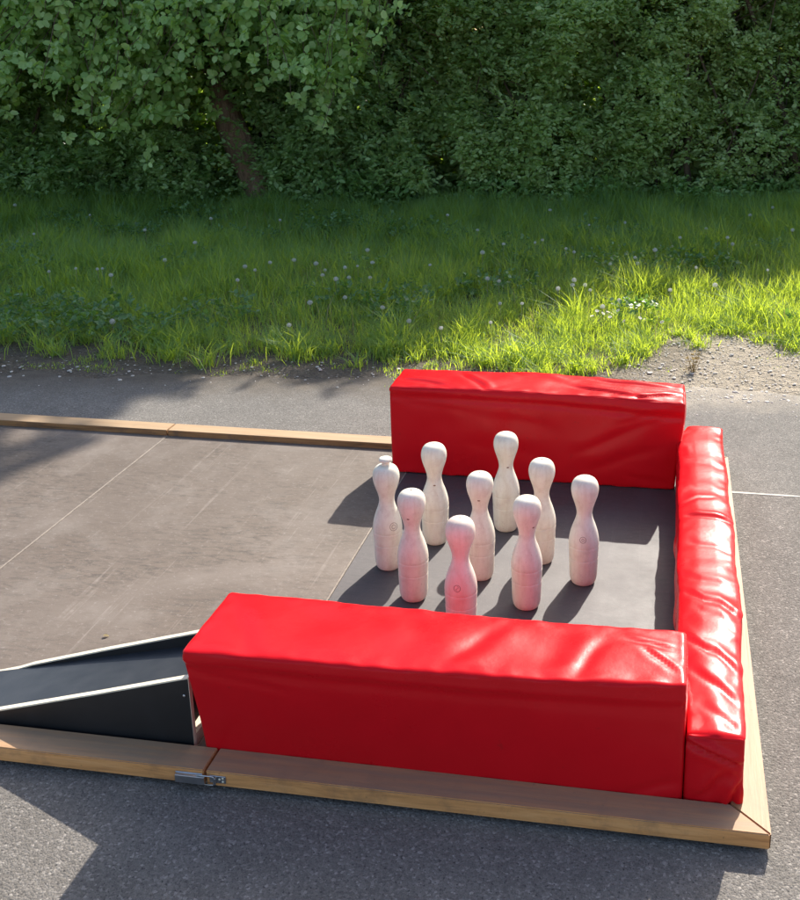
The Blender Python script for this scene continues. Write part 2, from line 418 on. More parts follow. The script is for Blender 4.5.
box(bm, -1.2005, -1.163, -.003, -.0003, lz - .0085, lz + .0095, .0008, 1); box(bm, -1.1865, -1.1835, -.011, -.0025, lz - .0085, lz + .0085, .001, 1)
pl = obj('strike_plate', bm, M['steel'], deck)
for sx, sz in ((-1.177, .002), (-1.1695, .005), (-1.1695, -.0035)):
    bm = bmesh.new(); bmesh.ops.create_uvsphere(bm, u_segments=12, v_segments=6, radius=.0027, matrix=Matrix.Translation((sx, -.0032, lz + sz)) @ Matrix.Diagonal((1, .5, 1, 1)))
    obj('screw', bm, M['ply_edge'], pl, True)

# ------------------------------------------------------------------ ball chute (wedge-shaped ramp)
ch = empty('ball_chute', (-1.62, .19, FL), 0, 'black plywood ball return chute with pale edges, rising towards the front red bolster', 'ball return')
def wall_prof(far_):
    if far_: return [(-1.99, .006), (-1.90, .020), (-1.845, .036), (-1.80, .054), (-1.60, .115), (-1.30, .203)]
    return [(-2.00, .006), (-1.90, .026), (-1.76, .0645), (-1.50, .138), (-1.277, .203)]
def chute_wall(y0, y1, prof, name='side_panel'):
    bm = bmesh.new(); z0 = FL + .0005
    for ya, yb, flip in ((y0, y1, False),):
        lo = [[bm.verts.new((x, y, z0)) for x, z in prof] for y in (ya, yb)]
        hi = [[bm.verts.new((x, y, max(z + Z, z0 + .003))) for x, z in prof] for y in (ya, yb)]
        n = len(prof)
        for i in range(n - 1):
            bm.faces.new((lo[0][i], lo[0][i + 1], hi[0][i + 1], hi[0][i]))
            bm.faces.new((lo[1][i + 1], lo[1][i], hi[1][i], hi[1][i + 1]))
            bm.faces.new((hi[0][i], hi[0][i + 1], hi[1][i + 1], hi[1][i]))
        bm.faces.new((lo[0][-1], lo[1][-1], hi[1][-1], hi[0][-1])); bm.faces.new((lo[1][0], lo[0][0], hi[0][0], hi[1][0]))
    o = obj(name, bm, M['black'], ch); o.matrix_parent_inverse = ch.matrix_world.inverted(); return o
def chute_edge(y0, y1, prof, parent):
    bm = bmesh.new(); rows = []
    for x, z in prof:
        rows.append([bm.verts.new((x, y, zz)) for y, zz in ((y0 - .0008, z + Z - .002), (y0 - .0008, z + Z + .0016), (y1 + .0008, z + Z + .0016), (y1 + .0008, z + Z - .002))])
    for A, B in zip(rows, rows[1:]):
        for k in range(3): bm.faces.new((A[k], A[k + 1], B[k + 1], B[k]))
    e = rows[-1]; x, z = prof[-1]
    d = [bm.verts.new((x + .0012, y, zz)) for y, zz in ((y0 - .0008, FL + .002), (y0 - .0008, z + Z + .0016), (y1 + .0008, z + Z + .0016), (y1 + .0008, FL + .002))]
    bm.faces.new(d)
    for k in range(3): bm.faces.new((e[k], e[k + 1], d[k + 1], d[k]))
    o = obj('panel_edge', bm, M['ply_edge'], parent); o.matrix_parent_inverse = parent.matrix_world.inverted() if False else Matrix.Identity(4)
    return o
bpy.context.view_layer.update()
nw = chute_wall(.086, .0985, wall_prof(False)); fw = chute_wall(.282, .2945, wall_prof(True))
chute_edge(.086, .0985, wall_prof(False), nw); chute_edge(.282, .2945, wall_prof(True), fw)
bm = bmesh.new()
xs_ = [(-1.985, .0145), (-1.93, .018), (-1.86, .034), (-1.60, .098), (-1.29, .170)]
lo = [[bm.verts.new((x, y, z + Z - .012 if i else z + Z - .001)) for i, (x, z) in enumerate(xs_)] for y in (.0985, .282)]
hi = [[bm.verts.new((x, y, z + Z)) for x, z in xs_] for y in (.0985, .282)]
for i in range(len(xs_) - 1):
    bm.faces.new((hi[0][i], hi[0][i + 1], hi[1][i + 1], hi[1][i])); bm.faces.new((lo[0][i + 1], lo[0][i], lo[1][i], lo[1][i + 1]))
bm.faces.new((lo[0][-1], lo[1][-1], hi[1][-1], hi[0][-1]))
o = obj('chute_floor', bm, M['chute'], ch); o.matrix_parent_inverse = ch.matrix_world.inverted()
bm = bmesh.new(); box(bm, -1.302, -1.280, .0985, .282, FL + .001, FL + .030)
o = obj('cross_batten', bm, M['ply_edge'], ch); o.matrix_parent_inverse = ch.matrix_world.inverted()
bm = bmesh.new(); bmesh.ops.create_uvsphere(bm, u_segments=12, v_segments=6, radius=.0035, matrix=Matrix.Translation((-1.290, .0855, .168)) @ Matrix.Diagonal((1, .4, 1, 1)))
o = obj('screw', bm, M['steel'], nw, True)

# ------------------------------------------------------------------ red vinyl bolsters
def nz(p, s, seed=0.0): return mnoise.noise(Vector((p[0] * s + seed, p[1] * s + seed * 1.7, p[2] * s - seed)))
def bolster(name, x0, x1, y0, y1, z0, z1, rad, step, disp, label):
    c = Vector(((x0 + x1) / 2, (y0 + y1) / 2, z0))
    sx, sy, sz = x1 - x0, y1 - y0, z1 - z0
    bm = bmesh.new()
    def axis(L):
        n = max(4, int(round(L / step))); t = np.linspace(0, 1, n + 1)
        ext = np.array([.0, .0015, .003, .005, .0075, .0105]) / L
        t = np.unique(np.round(np.concatenate([ext, 1 - ext, t[(t > .0135 / L) & (t < 1 - .0135 / L)]]), 7)); return (t - .5) * L
    ax, ay, az = axis(sx), axis(sy), axis(sz) + sz / 2
    cache = {}
    def vert(p):
        k = (round(p[0], 6), round(p[1], 6), round(p[2], 6))
        if k in cache: return cache[k]
        p = Vector(p)
        q = Vector((max(-sx / 2 + rad, min(sx / 2 - rad, p.x)), max(-sy / 2 + rad, min(sy / 2 - rad, p.y)), max(rad, min(sz - rad, p.z))))
        d = p - q; nrm = d.normalized() if d.length > 1e-9 else Vector((0, 0, 1))
        w = q + nrm * rad
        w = disp(w, nrm, sx, sy, sz)
        v = bm.verts.new(w); cache[k] = v; return v
    def grid(A, B, fn, flip):
        for i in range(len(A) - 1):
            for j in range(len(B) - 1):
                q = [vert(fn(A[i], B[j])), vert(fn(A[i + 1], B[j])), vert(fn(A[i + 1], B[j + 1])), vert(fn(A[i], B[j + 1]))]
                bm.faces.new(q[::-1] if flip else q)
    grid(ax, ay, lambda a, b: (a, b, sz), False); grid(ax, ay, lambda a, b: (a, b, 0), True)
    grid(ax, az, lambda a, b: (a, -sy / 2, b), False); grid(ax, az, lambda a, b: (a, sy / 2, b), True)
    grid(ay, az, lambda a, b: (sx / 2, a, b), False); grid(ay, az, lambda a, b: (-sx / 2, a, b), True)
    o = obj(name, bm, M['vinyl'], None, True); o.location = c
    return tag(o, label, 'bolster', 'red padded bolsters round the pins')
def gauss(x, w): return math.exp(-(x / w) ** 2)
def sstep(a, b, x):
    t = max(0, min(1, (x - a) / (b - a))); return t * t * (3 - 2 * t)
def crease(p2, a, b, w, h):
    """a pulled fold: a sharp valley with a soft lip beside it, fading out to its ends"""
    a = Vector(a); b = Vector(b); p2 = Vector(p2); d = b - a; L = d.length; d /= L
    t = (p2 - a).dot(d) / L; n = (p2 - a).dot(Vector((-d.y, d.x)))
    n += .12 * w * math.sin(t * 7)
    e = sstep(-.15, .25, t) * (1 - sstep(.7, 1.15, t))
    return h * e * (-1.0 * gauss(n, w * .55) + .9 * gauss(n - 1.2 * w, w * .9) + .35 * gauss(n + 1.5 * w, w * 1.2))

def cushion(w, n, sx, sy, sz, seed, amp):
    """slack cover over foam: slight bulge, a welt along every edge, puckers beside the welts, soft dents"""
    fx, fy, fz = abs(w.x) / (sx / 2), abs(w.y) / (sy / 2), abs(w.z - sz / 2) / (sz / 2)
    bul = 0
    if abs(n.z) > .7: bul = (1 - fx ** 6) * (1 - fy ** 2.5)
    elif abs(n.y) > .7: bul = (1 - fx ** 6) * (1 - fz ** 2.5)
    else: bul = (1 - fy ** 2.5) * (1 - fz ** 2.5)
    ds = sorted((sx / 2 - abs(w.x), sy / 2 - abs(w.y), sz / 2 - abs(w.z - sz / 2)))
    de = ds[1]                                   # distance to the nearest edge
    d = amp * .006 * bul
    d += amp * .0045 * nz(w, 5.0, seed) * bul + amp * .0022 * nz(w, 13.0, seed + 3) * sstep(0, .04, de)
    puck = nz((w.x, w.y, w.z * .2), 26, seed + 9) if abs(n.z) > .5 else nz((w.x * 1.0, w.y, w.z * .15), 22, seed + 11)
    d += amp * .0028 * puck * gauss(de - .012, .018)
    d += .0012 * gauss(de, .004)
    return d

def disp_near(w, n, sx, sy, sz):
    d = cushion(w, n, sx, sy, sz, 1.3, 1.0); W = w.copy()
    if n.z > .6:
        for a, b, ww, h in (((-.50, .06), (-.40, -.09), .03, .0022), ((-.42, .09), (-.26, .02), .05, .0016), ((.14, .07), (.02, -.08), .035, .003),
                            ((.44, .02), (.515, -.06), .010, .0035), ((.40, .05), (.51, .02), .012, .003), ((-.2, .09), (-.05, .04), .04, .003), ((.30, -.09), (.36, .04), .03, .003)):
            d += crease((w.x, w.y), a, b, ww, h)
        d -= .006 * gauss(w.x + .30, .10) * gauss(w.y - .02, .06) + .004 * gauss(w.x - .25, .12) * gauss(w.y, .06)
    if n.y < -.6:      # the lip of the cover hangs over the front
        d += .0035 * gauss(w.z - (sz - .028 - .012 * (w.x / sx)), .010) - .0035 * gauss(w.z - (sz - .050 - .014 * (w.x / sx)), .014)
        d += crease((w.x, w.z), (.53, .06), (.40, .02), .015, .003) + crease((w.x, w.z), (-.53, .24), (-.30, .21), .014, .003)
    W += n * d
    lf = sstep(-sx / 2 + .16, -sx / 2, w.x)
    ff = .5 - w.y / sy; tl = .5 - w.x / sx
    W.x -= .010 * lf * sstep(0, sz, w.z) ** 1.2
    W.y -= .054 * tl ** .8 * ff * max(0, w.z / sz) ** 1.2        # the slack cover leans out over the rail towards its left end
    W.z -= .004 * math.sin(w.x * 5 + 1) * sstep(0, sz, w.z)
    return W
def disp_back(w, n, sx, sy, sz):
    d = cushion(w, n, sx, sy, sz, 5.1, 1.15)
    if n.z > .6:
        for a, b, ww, h in (((-.28, .05), (-.16, -.10), .02, .006), ((.14, -.02), (.40, -.08), .016, .007), ((.20, .06), (.50, .02), .02, .006),
                            ((-.50, -.02), (-.30, -.09), .02, .005), ((.36, -.09), (.50, -.03), .012, .007), ((-.1, .08), (.1, .02), .03, .005)):
            d += crease((w.x, w.y), a, b, ww, h)
        d -= .010 * gauss(w.x - .15, .28) * gauss(w.y + .04, .07)
    if n.y < -.6:
        for a, b, ww, h in (((.16, .12), (.50, .29), .022, .008), ((.20, .06), (.46, .16), .024, .007), ((-.2, .25), (.1, .20), .03, .005),
                            ((-.25, .14), (.05, .10), .03, .0045), ((.30, .24), (.50, .31), .016, .006), ((.34, .05), (.51, .02), .014, .005), ((-.5, .29), (-.2, .25), .016, .004)):
            d += crease((w.x, w.z), a, b, ww * 1.3, h * .42)
        d -= .0055 * gauss(w.z - (sz - .045 - .02 * w.x), .014); d += .004 * gauss(w.z - (sz - .025 - .02 * w.x), .012)
    W = w + n * d
    t = sstep(0, sz, w.z)
    W.x += .020 * t * sstep(.36, .5, w.x / sx) * 1.2
    W.z += .006 * math.sin(w.x * 4.2 + 2.2) * t
    W.y += .008 * math.sin(w.x * 6 + .5) * t
    return W
def disp_side(w, n, sx, sy, sz):
    d = cushion(w, n, sx, sy, sz, 8.7, 1.0); hy = sy / 2
    if n.z > .55:
        for y, x0, x1, dy, h, ww in ((-.79, -.03, .05, -.08, .004, .016), (-.66, -.045, .055, -.13, .006, .014), (-.52, -.06, .055, -.15, .008, .013),
                                     (-.40, -.02, .05, -.11, .003, .012), (-.31, -.055, .06, -.13, .0085, .014), (-.22, -.06, .03, -.07, .004, .016), (-.04, -.03, .055, -.05, .003, .014),
                                     (.12, -.045, .06, -.03, .0095, .013), (.20, -.05, .02, .05, .005, .011), (.36, -.03, .055, -.12, .0032, .018), (.58, -.04, .05, -.10, .0032, .022)):
            d += crease((w.x, w.y), (x0, y), (x1, y + dy), ww * 1.2, h * .50)
        d += .010 * gauss(w.x, .05) + .004 * nz((w.x, w.y, 0), 9, 4.2)
    if n.x < -.55:
        for y, z0, z1, dy, h in ((-.3, .05, .16, .05, .005), (.12, .03, .17, -.03, .008), (.4, .05, .16, .05, .005), (.62, .02, .15, -.04, .004)):
            d += crease((w.y, w.z), (y, z0), (y + dy, z1), .016, h)
    if n.y < -.6:
        d += crease((w.x, w.z), (-.062, .165), (.055, .118), .0085, .013) + crease((w.x, w.z), (.030, .0), (.058, .08), .010, .009) + crease((w.x, w.z), (-.03, .03), (.03, .10), .014, .006)
        d -= .002 * nz((w.x, 0, w.z), 40, 2.2)
    W = w + n * d
    t = sstep(0, sz, w.z)
    yy = w.y / sy + .5
    if w.x > 0: W.x += (.019 * sstep(.02, .38, yy) - .004) * sstep(-.3, .6, t)
    else: W.x += (-.017 * sstep(.0, .25, yy) * (1 - sstep(.93, 1, yy)) + .010 * sstep(.95, 1, yy)) * sstep(-.3, .6, t)
    W.x += .003 * math.sin(w.y * 15 + .4) * t
    W.z += .004 * math.sin(w.y * 9) * t
    return W
bolster('bolster', -1.2480, -.1785, .0800, .2900, FL + .001, .305 + Z, .011, .0075, disp_near, 'red vinyl bolster nearest the front, lying along the front rail')
bolster('bolster', -1.2400, -.1990, 1.6870, 1.9000, FL + .001, .352 + Z, .011, .0075, disp_back, 'red vinyl bolster at the back, standing behind the pins')
bolster('bolster', -.1755, -.0500, .0840, 1.8560, FL + .001, .192 + Z, .012, .0070, disp_side, 'long narrow creased red vinyl bolster along the right side rail')

# ------------------------------------------------------------------ nine wooden pins
PROF = [(.0295, 0), (.0325, .002), (.0360, .010), (.0385, .022), (.0395, .040), (.0402, .062), (.0408, .080), (.0402, .0835), (.0408, .087), (.0414, .104),
        (.0424, .119), (.0417, .1235), (.0424, .128), (.0422, .136), (.0408, .150), (.0375, .166), (.0322, .184), (.0268, .199), (.0232, .212), (.0219, .221), (.0221, .229),
        (.0238, .240), (.0270, .253), (.0308, .266), (.0345, .280), (.0366, .292), (.0371, .300), (.0365, .308), (.0345, .317), (.0308, .325), (.0250, .3315), (.0170, .3355), (.0080, .3372), (.0025, .3375)]
def fine(prof, k=3):
    out = []
    P_ = [prof[0]] + list(prof) + [prof[-1]]
    for i in range(1, len(P_) - 2):
        for j in range(k):
            t = j / k; o2 = []
            for c in (0, 1):
                p0, p1, p2, p3 = (P_[i + q][c] for q in (-1, 0, 1, 2))
                o2.append(.5 * ((2 * p1) + (-p0 + p2) * t + (2 * p0 - 5 * p1 + 4 * p2 - p3) * t * t + (-p0 + 3 * p1 - 3 * p2 + p3) * t ** 3))
            out.append(tuple(o2))
    out.append(prof[-1]); return out
FP = fine(PROF, 3)
FP = [(r_ * (1.055 + .035 * max(0, min(1, (z_ - .235) / .04))), z_) for r_, z_ in FP]
bm = bmesh.new(); lathe(bm, FP, 56); pin_me = bpy.data.meshes.new('pin_body'); bm.normal_update(); bm.to_mesh(pin_me); bm.free()
pin_me.materials.append(M['pin']); pin_me.shade_smooth()
KN = [(.0190, .3300), (.0125, .3360), (.0118, .3420), (.0135, .3455), (.0185, .3475), (.0198, .3515), (.0188, .3560), (.0140, .3590), (.0060, .3602), (.0012, .3604)]
bm = bmesh.new(); lathe(bm, fine(KN, 3), 40); knob_me = bpy.data.meshes.new('crown_knob'); bm.normal_update(); bm.to_mesh(knob_me); bm.free()
knob_me.materials.append(M['pin']); knob_me.shade_smooth()
def rad_at(z):
    for (r0, z0), (r1, z1) in zip(FP, FP[1:]):
        if z0 <= z <= z1: return r0 + (r1 - r0) * (z - z0) / max(1e-9, z1 - z0)
    return .02
def on_pin(ang, z, off=0.0):
    rr = rad_at(z) + off; return Vector((rr * math.cos(ang), rr * math.sin(ang), z))
def ring_mark(parent, ang, z, rads, th=.0009, s=False):
    bm = bmesh.new()
    for ra in rads:
        n = 28 if ra > .004 else 14
        pts = []
        for k in range(n + 1):
            t = 2 * PI * k / n; zz = z + ra * math.sin(t); pts.append(on_pin(ang + ra * math.cos(t) / rad_at(zz), zz, .0001))
        tube(bm, pts, th, 5, False)
    if s:
        pts = []
        for k in range(17):
            t = -1 + 2 * k / 16; zz = z + .0058 * t; pts.append(on_pin(ang + (.0034 * math.sin(t * PI)) / rad_at(zz), zz, .0001))
        tube(bm, pts, th * .8, 5, False)
    obj('stamp', bm, M['mark'], parent, True)
def knot(parent, ang, z, r_=.003):
    bm = bmesh.new(); c = on_pin(ang, z)
    bmesh.ops.create_uvsphere(bm, u_segments=10, v_segments=6, radius=r_, matrix=Matrix.Translation(c) @ Matrix.Rotation(ang, 4, 'Z') @ Matrix.Diagonal((.25, 1.4, .8, 1)))
    obj('knot', bm, M['knot'], parent, True)
PINS = [  # base pixel, tint, label, stamp (px offset angle, z, radii, s), knot
    ((389, 566), .0, 'king pin with a round knob on its head, leftmost of the nine', (25, .150, (.012, .006), False), None),
    ((435.6, 541), .03, 'pale wooden pin in the back left, standing before the red back bolster', None, (0, .205)),
    ((506, 528), .03, 'pale wooden pin farthest back, directly in front of the back bolster', None, (15, .225)),
    ((541, 560), .08, 'pale wooden pin half hidden behind the front right pin', None, None),
    ((480.5, 576), .06, 'wooden pin in the middle of the diamond, behind the reddest pin', None, (-6, .262)),
    ((583, 581), .05, 'wooden pin farthest right, alone beside the side bolster', (-4, .155, (.009, .0035), False), None),
    ((414, 597), .10, 'blotchy pinkish pin in front of and right of the knobbed king pin', None, (-20, .262)),
    ((526.5, 605), .09, 'pinkish pin at front right, nearest the right end of front bolster', None, (38, .255)),
    ((461.5, 630), .6, 'reddest worn pin foremost of all, its foot hidden by the front bolster', (-14, .150, (.009,), True), None)]
import itertools
king = None
for i, (px, tint, lab, st, kn) in enumerate(PINS):
    p = P2(px[0], px[1], FL)
    if i == 0:
        t = empty('bowling_pin', (p[0], p[1], FL + .0005), 0, lab, 'bowling pin', 'nine wooden pins'); body_parent = t
    else:
        t = king.copy(); COL.objects.link(t); t.location = (p[0], p[1], FL + .0005); t['label'] = lab
    if i == 0: king = t
    b = bpy.data.objects.new('pin_body', pin_me); COL.objects.link(b); b.parent = t
    b.color = (1, 1, 1, tint); b.rotation_euler = (0, 0, i * 2.1)
    ang0 = math.atan2(CAM[1] - p[1], CAM[0] - p[0])
    if st: ring_mark(t, ang0 + math.radians(st[0]), st[1], st[2], .0008, st[3])
    if kn: knot(t, ang0 + math.radians(kn[0]), kn[1])
    if i == 0:
        k = bpy.data.objects.new('crown_knob', knob_me); COL.objects.link(k); k.parent = t; k.color = (1, 1, 1, tint)
    else:
        bm = bmesh.new(); bmesh.ops.create_uvsphere(bm, u_segments=10, v_segments=6, radius=.0035, matrix=Matrix.Translation((0, 0, .3373)) @ Matrix.Diagonal((1, 1, .3, 1)))
        obj('lathe_mark', bm, M['knot'] if i % 3 == 0 else M['mark'], t, True)

# ------------------------------------------------------------------ vegetation
SUN_AZ, SUN_EL = math.radians(14.0), math.radians(36.7)

def unit(v): return v / np.maximum(np.linalg.norm(v, axis=-1, keepdims=True), 1e-9)
def leaves(pos, direc, normal, length, width, fold=.22, droop=.12, a1=(.30, .92), a2=(.68, .80)):
    """every leaf: two quads meeting on the midrib, six vertices"""
    n = len(pos); d = unit(direc); b = unit(np.cross(normal, d)); nn = np.cross(d, b)
    L = length[:, None]; W = width[:, None]
    base = pos; tip = pos + d * L - nn * L * droop
    def side(s, t, wf, lift): return pos + d * (L * t) + b * (s * W * wf * .5) + nn * (W * fold * lift - L * droop * t * t)
    V = np.stack([base, side(1, *a1, .5), side(1, *a2, .45), tip, side(-1, *a2, .45), side(-1, *a1, .5)], axis=1).reshape(-1, 3)
    k = np.arange(n, dtype=np.int64)[:, None] * 6
    Q = np.concatenate([k + np.array([[0, 1, 2, 3]]), k + np.array([[0, 3, 4, 5]])], axis=1).reshape(-1, 4)
    return V, Q
def sprays(org, outd, nleaf, slen, llen, lwid, rg, up=.8, spread=.9):
    """short twigs carrying alternate leaves"""
    S = len(org); k = nleaf
    d = unit(outd + rg.normal(0, .35, (S, 3)))
    t = (np.arange(k) + .5) / k
    L = slen * rg.uniform(.6, 1.3, S)
    pos = org[:, None, :] + d[:, None, :] * (L[:, None] * t)[..., None]
    pos[..., 2] -= (L[:, None] * t ** 2) * .18
    side = unit(np.cross(d, np.array([0, 0, 1.0]) + rg.normal(0, .3, (S, 3))))
    sg = np.where(np.arange(k) % 2, 1, -1)[None, :, None]
    ld = unit(d[:, None, :] * .7 + side[:, None, :] * sg * spread + rg.normal(0, .35, (S, k, 3)))
    nm = unit(np.array([0, 0, up])[None, None] + outd[:, None, :] * .65 + rg.normal(0, .42, (S, k, 3)))
    ln = llen * rg.uniform(.6, 1.25, (S, k)); wd = ln * lwid * rg.uniform(.8, 1.2, (S, k))
    return leaves(pos.reshape(-1, 3), ld.reshape(-1, 3), nm.reshape(-1, 3), ln.ravel(), wd.ravel())
def join(parts):
    Vs, Qs, o = [], [], 0
    for V, Q in parts: Vs.append(V); Qs.append(Q + o); o += len(V)
    return np.concatenate(Vs), np.concatenate(Qs)

H0, HSL = 7.42, .152
tb = P2(262, 205, 0.0); TB = Vector((tb[0], tb[1], GZ))
def hedge_y(x): return H0 + HSL * (x + 6.71)
OUT = np.array([HSL, -1.0, 0]); OUT /= np.linalg.norm(OUT)
ALONG = np.array([1.0, HSL, 0]); ALONG /= np.linalg.norm(ALONG)

def top_h(x): return np.interp(x, [-9, -1.5, -.7, -.33, -.03, .4, 3], [4.3, 4.2, 4.05, 4.05, 3.3, 2.75, 2.5])
SHRUBS = [  # x centre, width, material, label
    (-7.3, 1.5, 1, 'dark hedge shrub at the far left edge behind the apple boughs'),
    (-6.0, 1.5, 1, 'dark hedge shrub left of the leaning apple trunk, behind low boughs'),
    (-4.75, 1.4, 1, 'dark hedge shrub directly behind the leaning apple trunk'),
    (-3.45, 1.4, 1, 'deep green hedge shrub just right of the apple trunk'),
    (-2.25, 1.4, 0, 'hedge shrub behind and above the farthest wooden pin'),
    (-1.05, 1.35, 0, 'hedge shrub behind the middle of the back red bolster'),
    (.10, 1.3, 2, 'paler hedge shrub with brown stems showing, behind the side bolster'),
    (1.25, 1.4, 0, 'hedge shrub at the right edge with bare reddish stems low down'),
    (2.6, 1.6, 0, 'hedge shrub beyond the right edge of the picture')]
for si, (xc, wd, mi, lab) in enumerate(SHRUBS):
    rg = np.random.default_rng(100 + si)
    root = empty('hedge_shrub', (xc, float(hedge_y(xc)) + .55, GZ), 0, lab, 'shrub', 'shrubs of the hedge')
    Mi = Matrix.Translation(-Vector(root.location))
    base = np.array([xc, hedge_y(xc), 0])
    parts = []
    # visible, finely leaved lower mantle
    S = 6000
    s = np.clip(rg.normal(0, .36, S), -.85, .85) * wd; z = rg.uniform(.02, 2.35, S) ** 1.0
    x = xc + s
    p = np.stack([x, hedge_y(x), z], 1)
    bulge = (vn2(x, z * 1.35, .48) - .5) * .95 + (vn2(x + 31, z, .20) - .5) * .36 + .30 * np.exp(-((s / wd) / .45) ** 2) - .12 + .18 * np.sin(np.clip(z / 2.3, 0, 1) * PI)
    depth = rg.exponential(.16, S)
    p += OUT * (bulge - depth)[:, None]
    clear = (np.abs(x - (TB.x - .12 - .28 * np.clip(z, 0, 1.2))) < .30 - .08 * np.clip(z, 0, 1)) & (p[:, 1] < TB.y + .12) & (z < 1.5)
    keep = vn3(p, .34) * .72 + vn3(p + 7, .12) * .28 > .40 + .04 * (depth > .3)
    if xc > -.5: keep &= ~((np.abs(z - .45) < .34) & (vn2(x, z, .5) > .42) & (rg.random(S) < .75))
    keep &= ~clear
    p = p[keep]; n_ = len(p)
    od = unit(OUT + np.stack([rg.normal(0, .5, n_), rg.normal(0, .15, n_), rg.uniform(-.1, .75, n_)], 1))
    lf_ = (.044, .046, .043, .050, .047, .052, .042, .049, .05)[si]
    parts.append(sprays(p, od, 7, .15, lf_, (.66, .58, .62, .60, .68, .55, .66, .60, .6)[si], rg))
    # outer straggling shoots
    S = 260; s = rg.uniform(-.6, .6, S) * wd; x = xc + s; z = rg.uniform(.1, 2.3, S)
    p = np.stack([x, hedge_y(x), z], 1) + OUT * ((vn2(x, z, .55) - .5) * .55 + .22)[:, None]
    od = unit(OUT * .6 + np.stack([rg.normal(0, .5, S), rg.normal(0, .1, S), rg.uniform(.1, 1.0, S)], 1))
    parts.append(sprays(p, od, 12, .30, .048, .58, rg))
    # core and back, larger leaves, closing the hedge against the sun
    S = 2500; x = xc + rg.uniform(-.62, .62, S) * wd; z = .03 + rg.random(S) ** 1.35 * (top_h(x) - .05)
    p = np.stack([x, hedge_y(x), z], 1) - OUT * rg.uniform(.35, 1.25, S)[:, None]
    od = unit(rg.normal(0, 1, (S, 3)))
    parts.append(sprays(p, od, 6, .28, .115, .66, rg))
    # upper crown up to its top
    S = 1750; x = xc + rg.uniform(-.62, .62, S) * wd; th_ = top_h(x) + (vn2(x, x * 0 + si, .35) - .5) * .32
    z = 2.1 + rg.random(S) ** .8 * np.maximum(th_ - 2.1, .1)
    p = np.stack([x, hedge_y(x), z], 1) + OUT * (rg.uniform(-1.1, .3, S))[:, None]
    parts.append(sprays(p, unit(OUT * .5 + rg.normal(0, .7, (S, 3)) + np.array([0, 0, .6])), 7, .24, .085, .60, rg))
    if xc > -3:
        for k in range(14):
            bmt = bmesh.new()
            x_ = xc + rg.uniform(-.5, .5) * wd; z_ = rg.uniform(.25, 1.8); a = Vector((x_, float(hedge_y(x_)) - .02, z_)) - root.location
            dv = Vector((rg.normal(0, .22), -rg.uniform(.12, .34), rg.uniform(.05, .42))); m_ = a + dv * .55 + Vector(rg.normal(0, .03, 3))
            tube(bmt, [a - dv * .4, a, m_, a + dv], [.007, .006, .004, .002], 5)
            obj('dead_twig', bmt, M['twig'], root, True)
    V, Q = join(parts); V = V[:] - np.array(root.location)
    quads('foliage', V, Q, M['hedge'][mi], root)
    for k in range(6 if xc < -.5 else 12):
        bm = bmesh.new()
        sx_ = float(rg.uniform(-.5, .5) * wd); fr = float(rg.uniform(-.35, .25)) if xc > -.5 else float(rg.uniform(-.5, -.05))
        pts = []; x_, dx = sx_, float(rg.normal(0, .10))
        for q in range(7):
            zz = 2.4 * q / 6; pts.append((x_ + dx * q, -.55 - fr * 1.0 + HSL * (x_ + dx * q) + float(rg.normal(0, .03)), zz)); x_ += float(rg.normal(0, .03))
        r0 = float(rg.uniform(.008, .022)) if k else .035
        tube(bm, pts, [r0 * (1 - .09 * q) for q in range(7)], 7)
        obj('stem', bm, M['twig'], root, True)

# --- apple tree: leaning trunk, limbs, boughs that hang in front of the hedge
rg = np.random.default_rng(77)
apple = empty('apple_tree', TB, 0, 'old apple tree with leaning brown trunk and drooping pale green boughs at left', 'tree')
trunk_pts = [Vector((.06, .0, -.05)), Vector((.03, 0, .08)), Vector((-.06, 0, .30)), Vector((-.20, 0, .60)), Vector((-.33, .0, .95)), Vector((-.38, .05, 1.35)), Vector((-.35, .1, 1.8))]
bm = bmesh.new(); tube(bm, trunk_pts, [.24, .19, .155, .142, .13, .12, .09], 16)
for v in bm.verts:
    v.co += Vector((mnoise.noise(v.co * 9), mnoise.noise(v.co * 9 + Vector((5, 5, 5))), 0)) * .022
obj('trunk', bm, M['bark'], apple, True)
fork = trunk_pts[-2]
limb_ends = [(-1.8, -.2, 2.7), (-.9, -.9, 2.9), (.4, -.8, 2.8), (1.5, -.3, 2.9), (.3, .6, 3.6), (-1.2, .7, 3.6), (2.3, .3, 3.3), (-2.8, .2, 3.3)]
limbs = []
for le in limb_ends:
    bm = bmesh.new(); e = Vector(le); pts = []
    for q in range(8):
        t = q / 7; p = fork.lerp(e, t); p.z += .35 * math.sin(t * PI) * .6; p += Vector(rg.normal(0, .03, 3)); pts.append(p)
    tube(bm, pts, [.065 * (1 - .75 * q / 7) + .006 for q in range(8)], 10); obj('limb', bm, M['bark'], apple, True); limbs.append(pts)
def low_z(x):   # lower fringe of the boughs, x in world
    return np.interp(x, [-6.6, -6.2, -5.9, -5.5, -5.2, -4.9, -4.6, -4.35, -4.0, -3.75, -3.4, -3.1, -2.8, -2.5],
                        [1.05, .90, .75, 1.1, 1.0, .85, .78, .85, 1.3, 1.35, 1.05, .75, 1.1, 1.8])
ros_o, ros_d = [], []
bm_tw = bmesh.new()
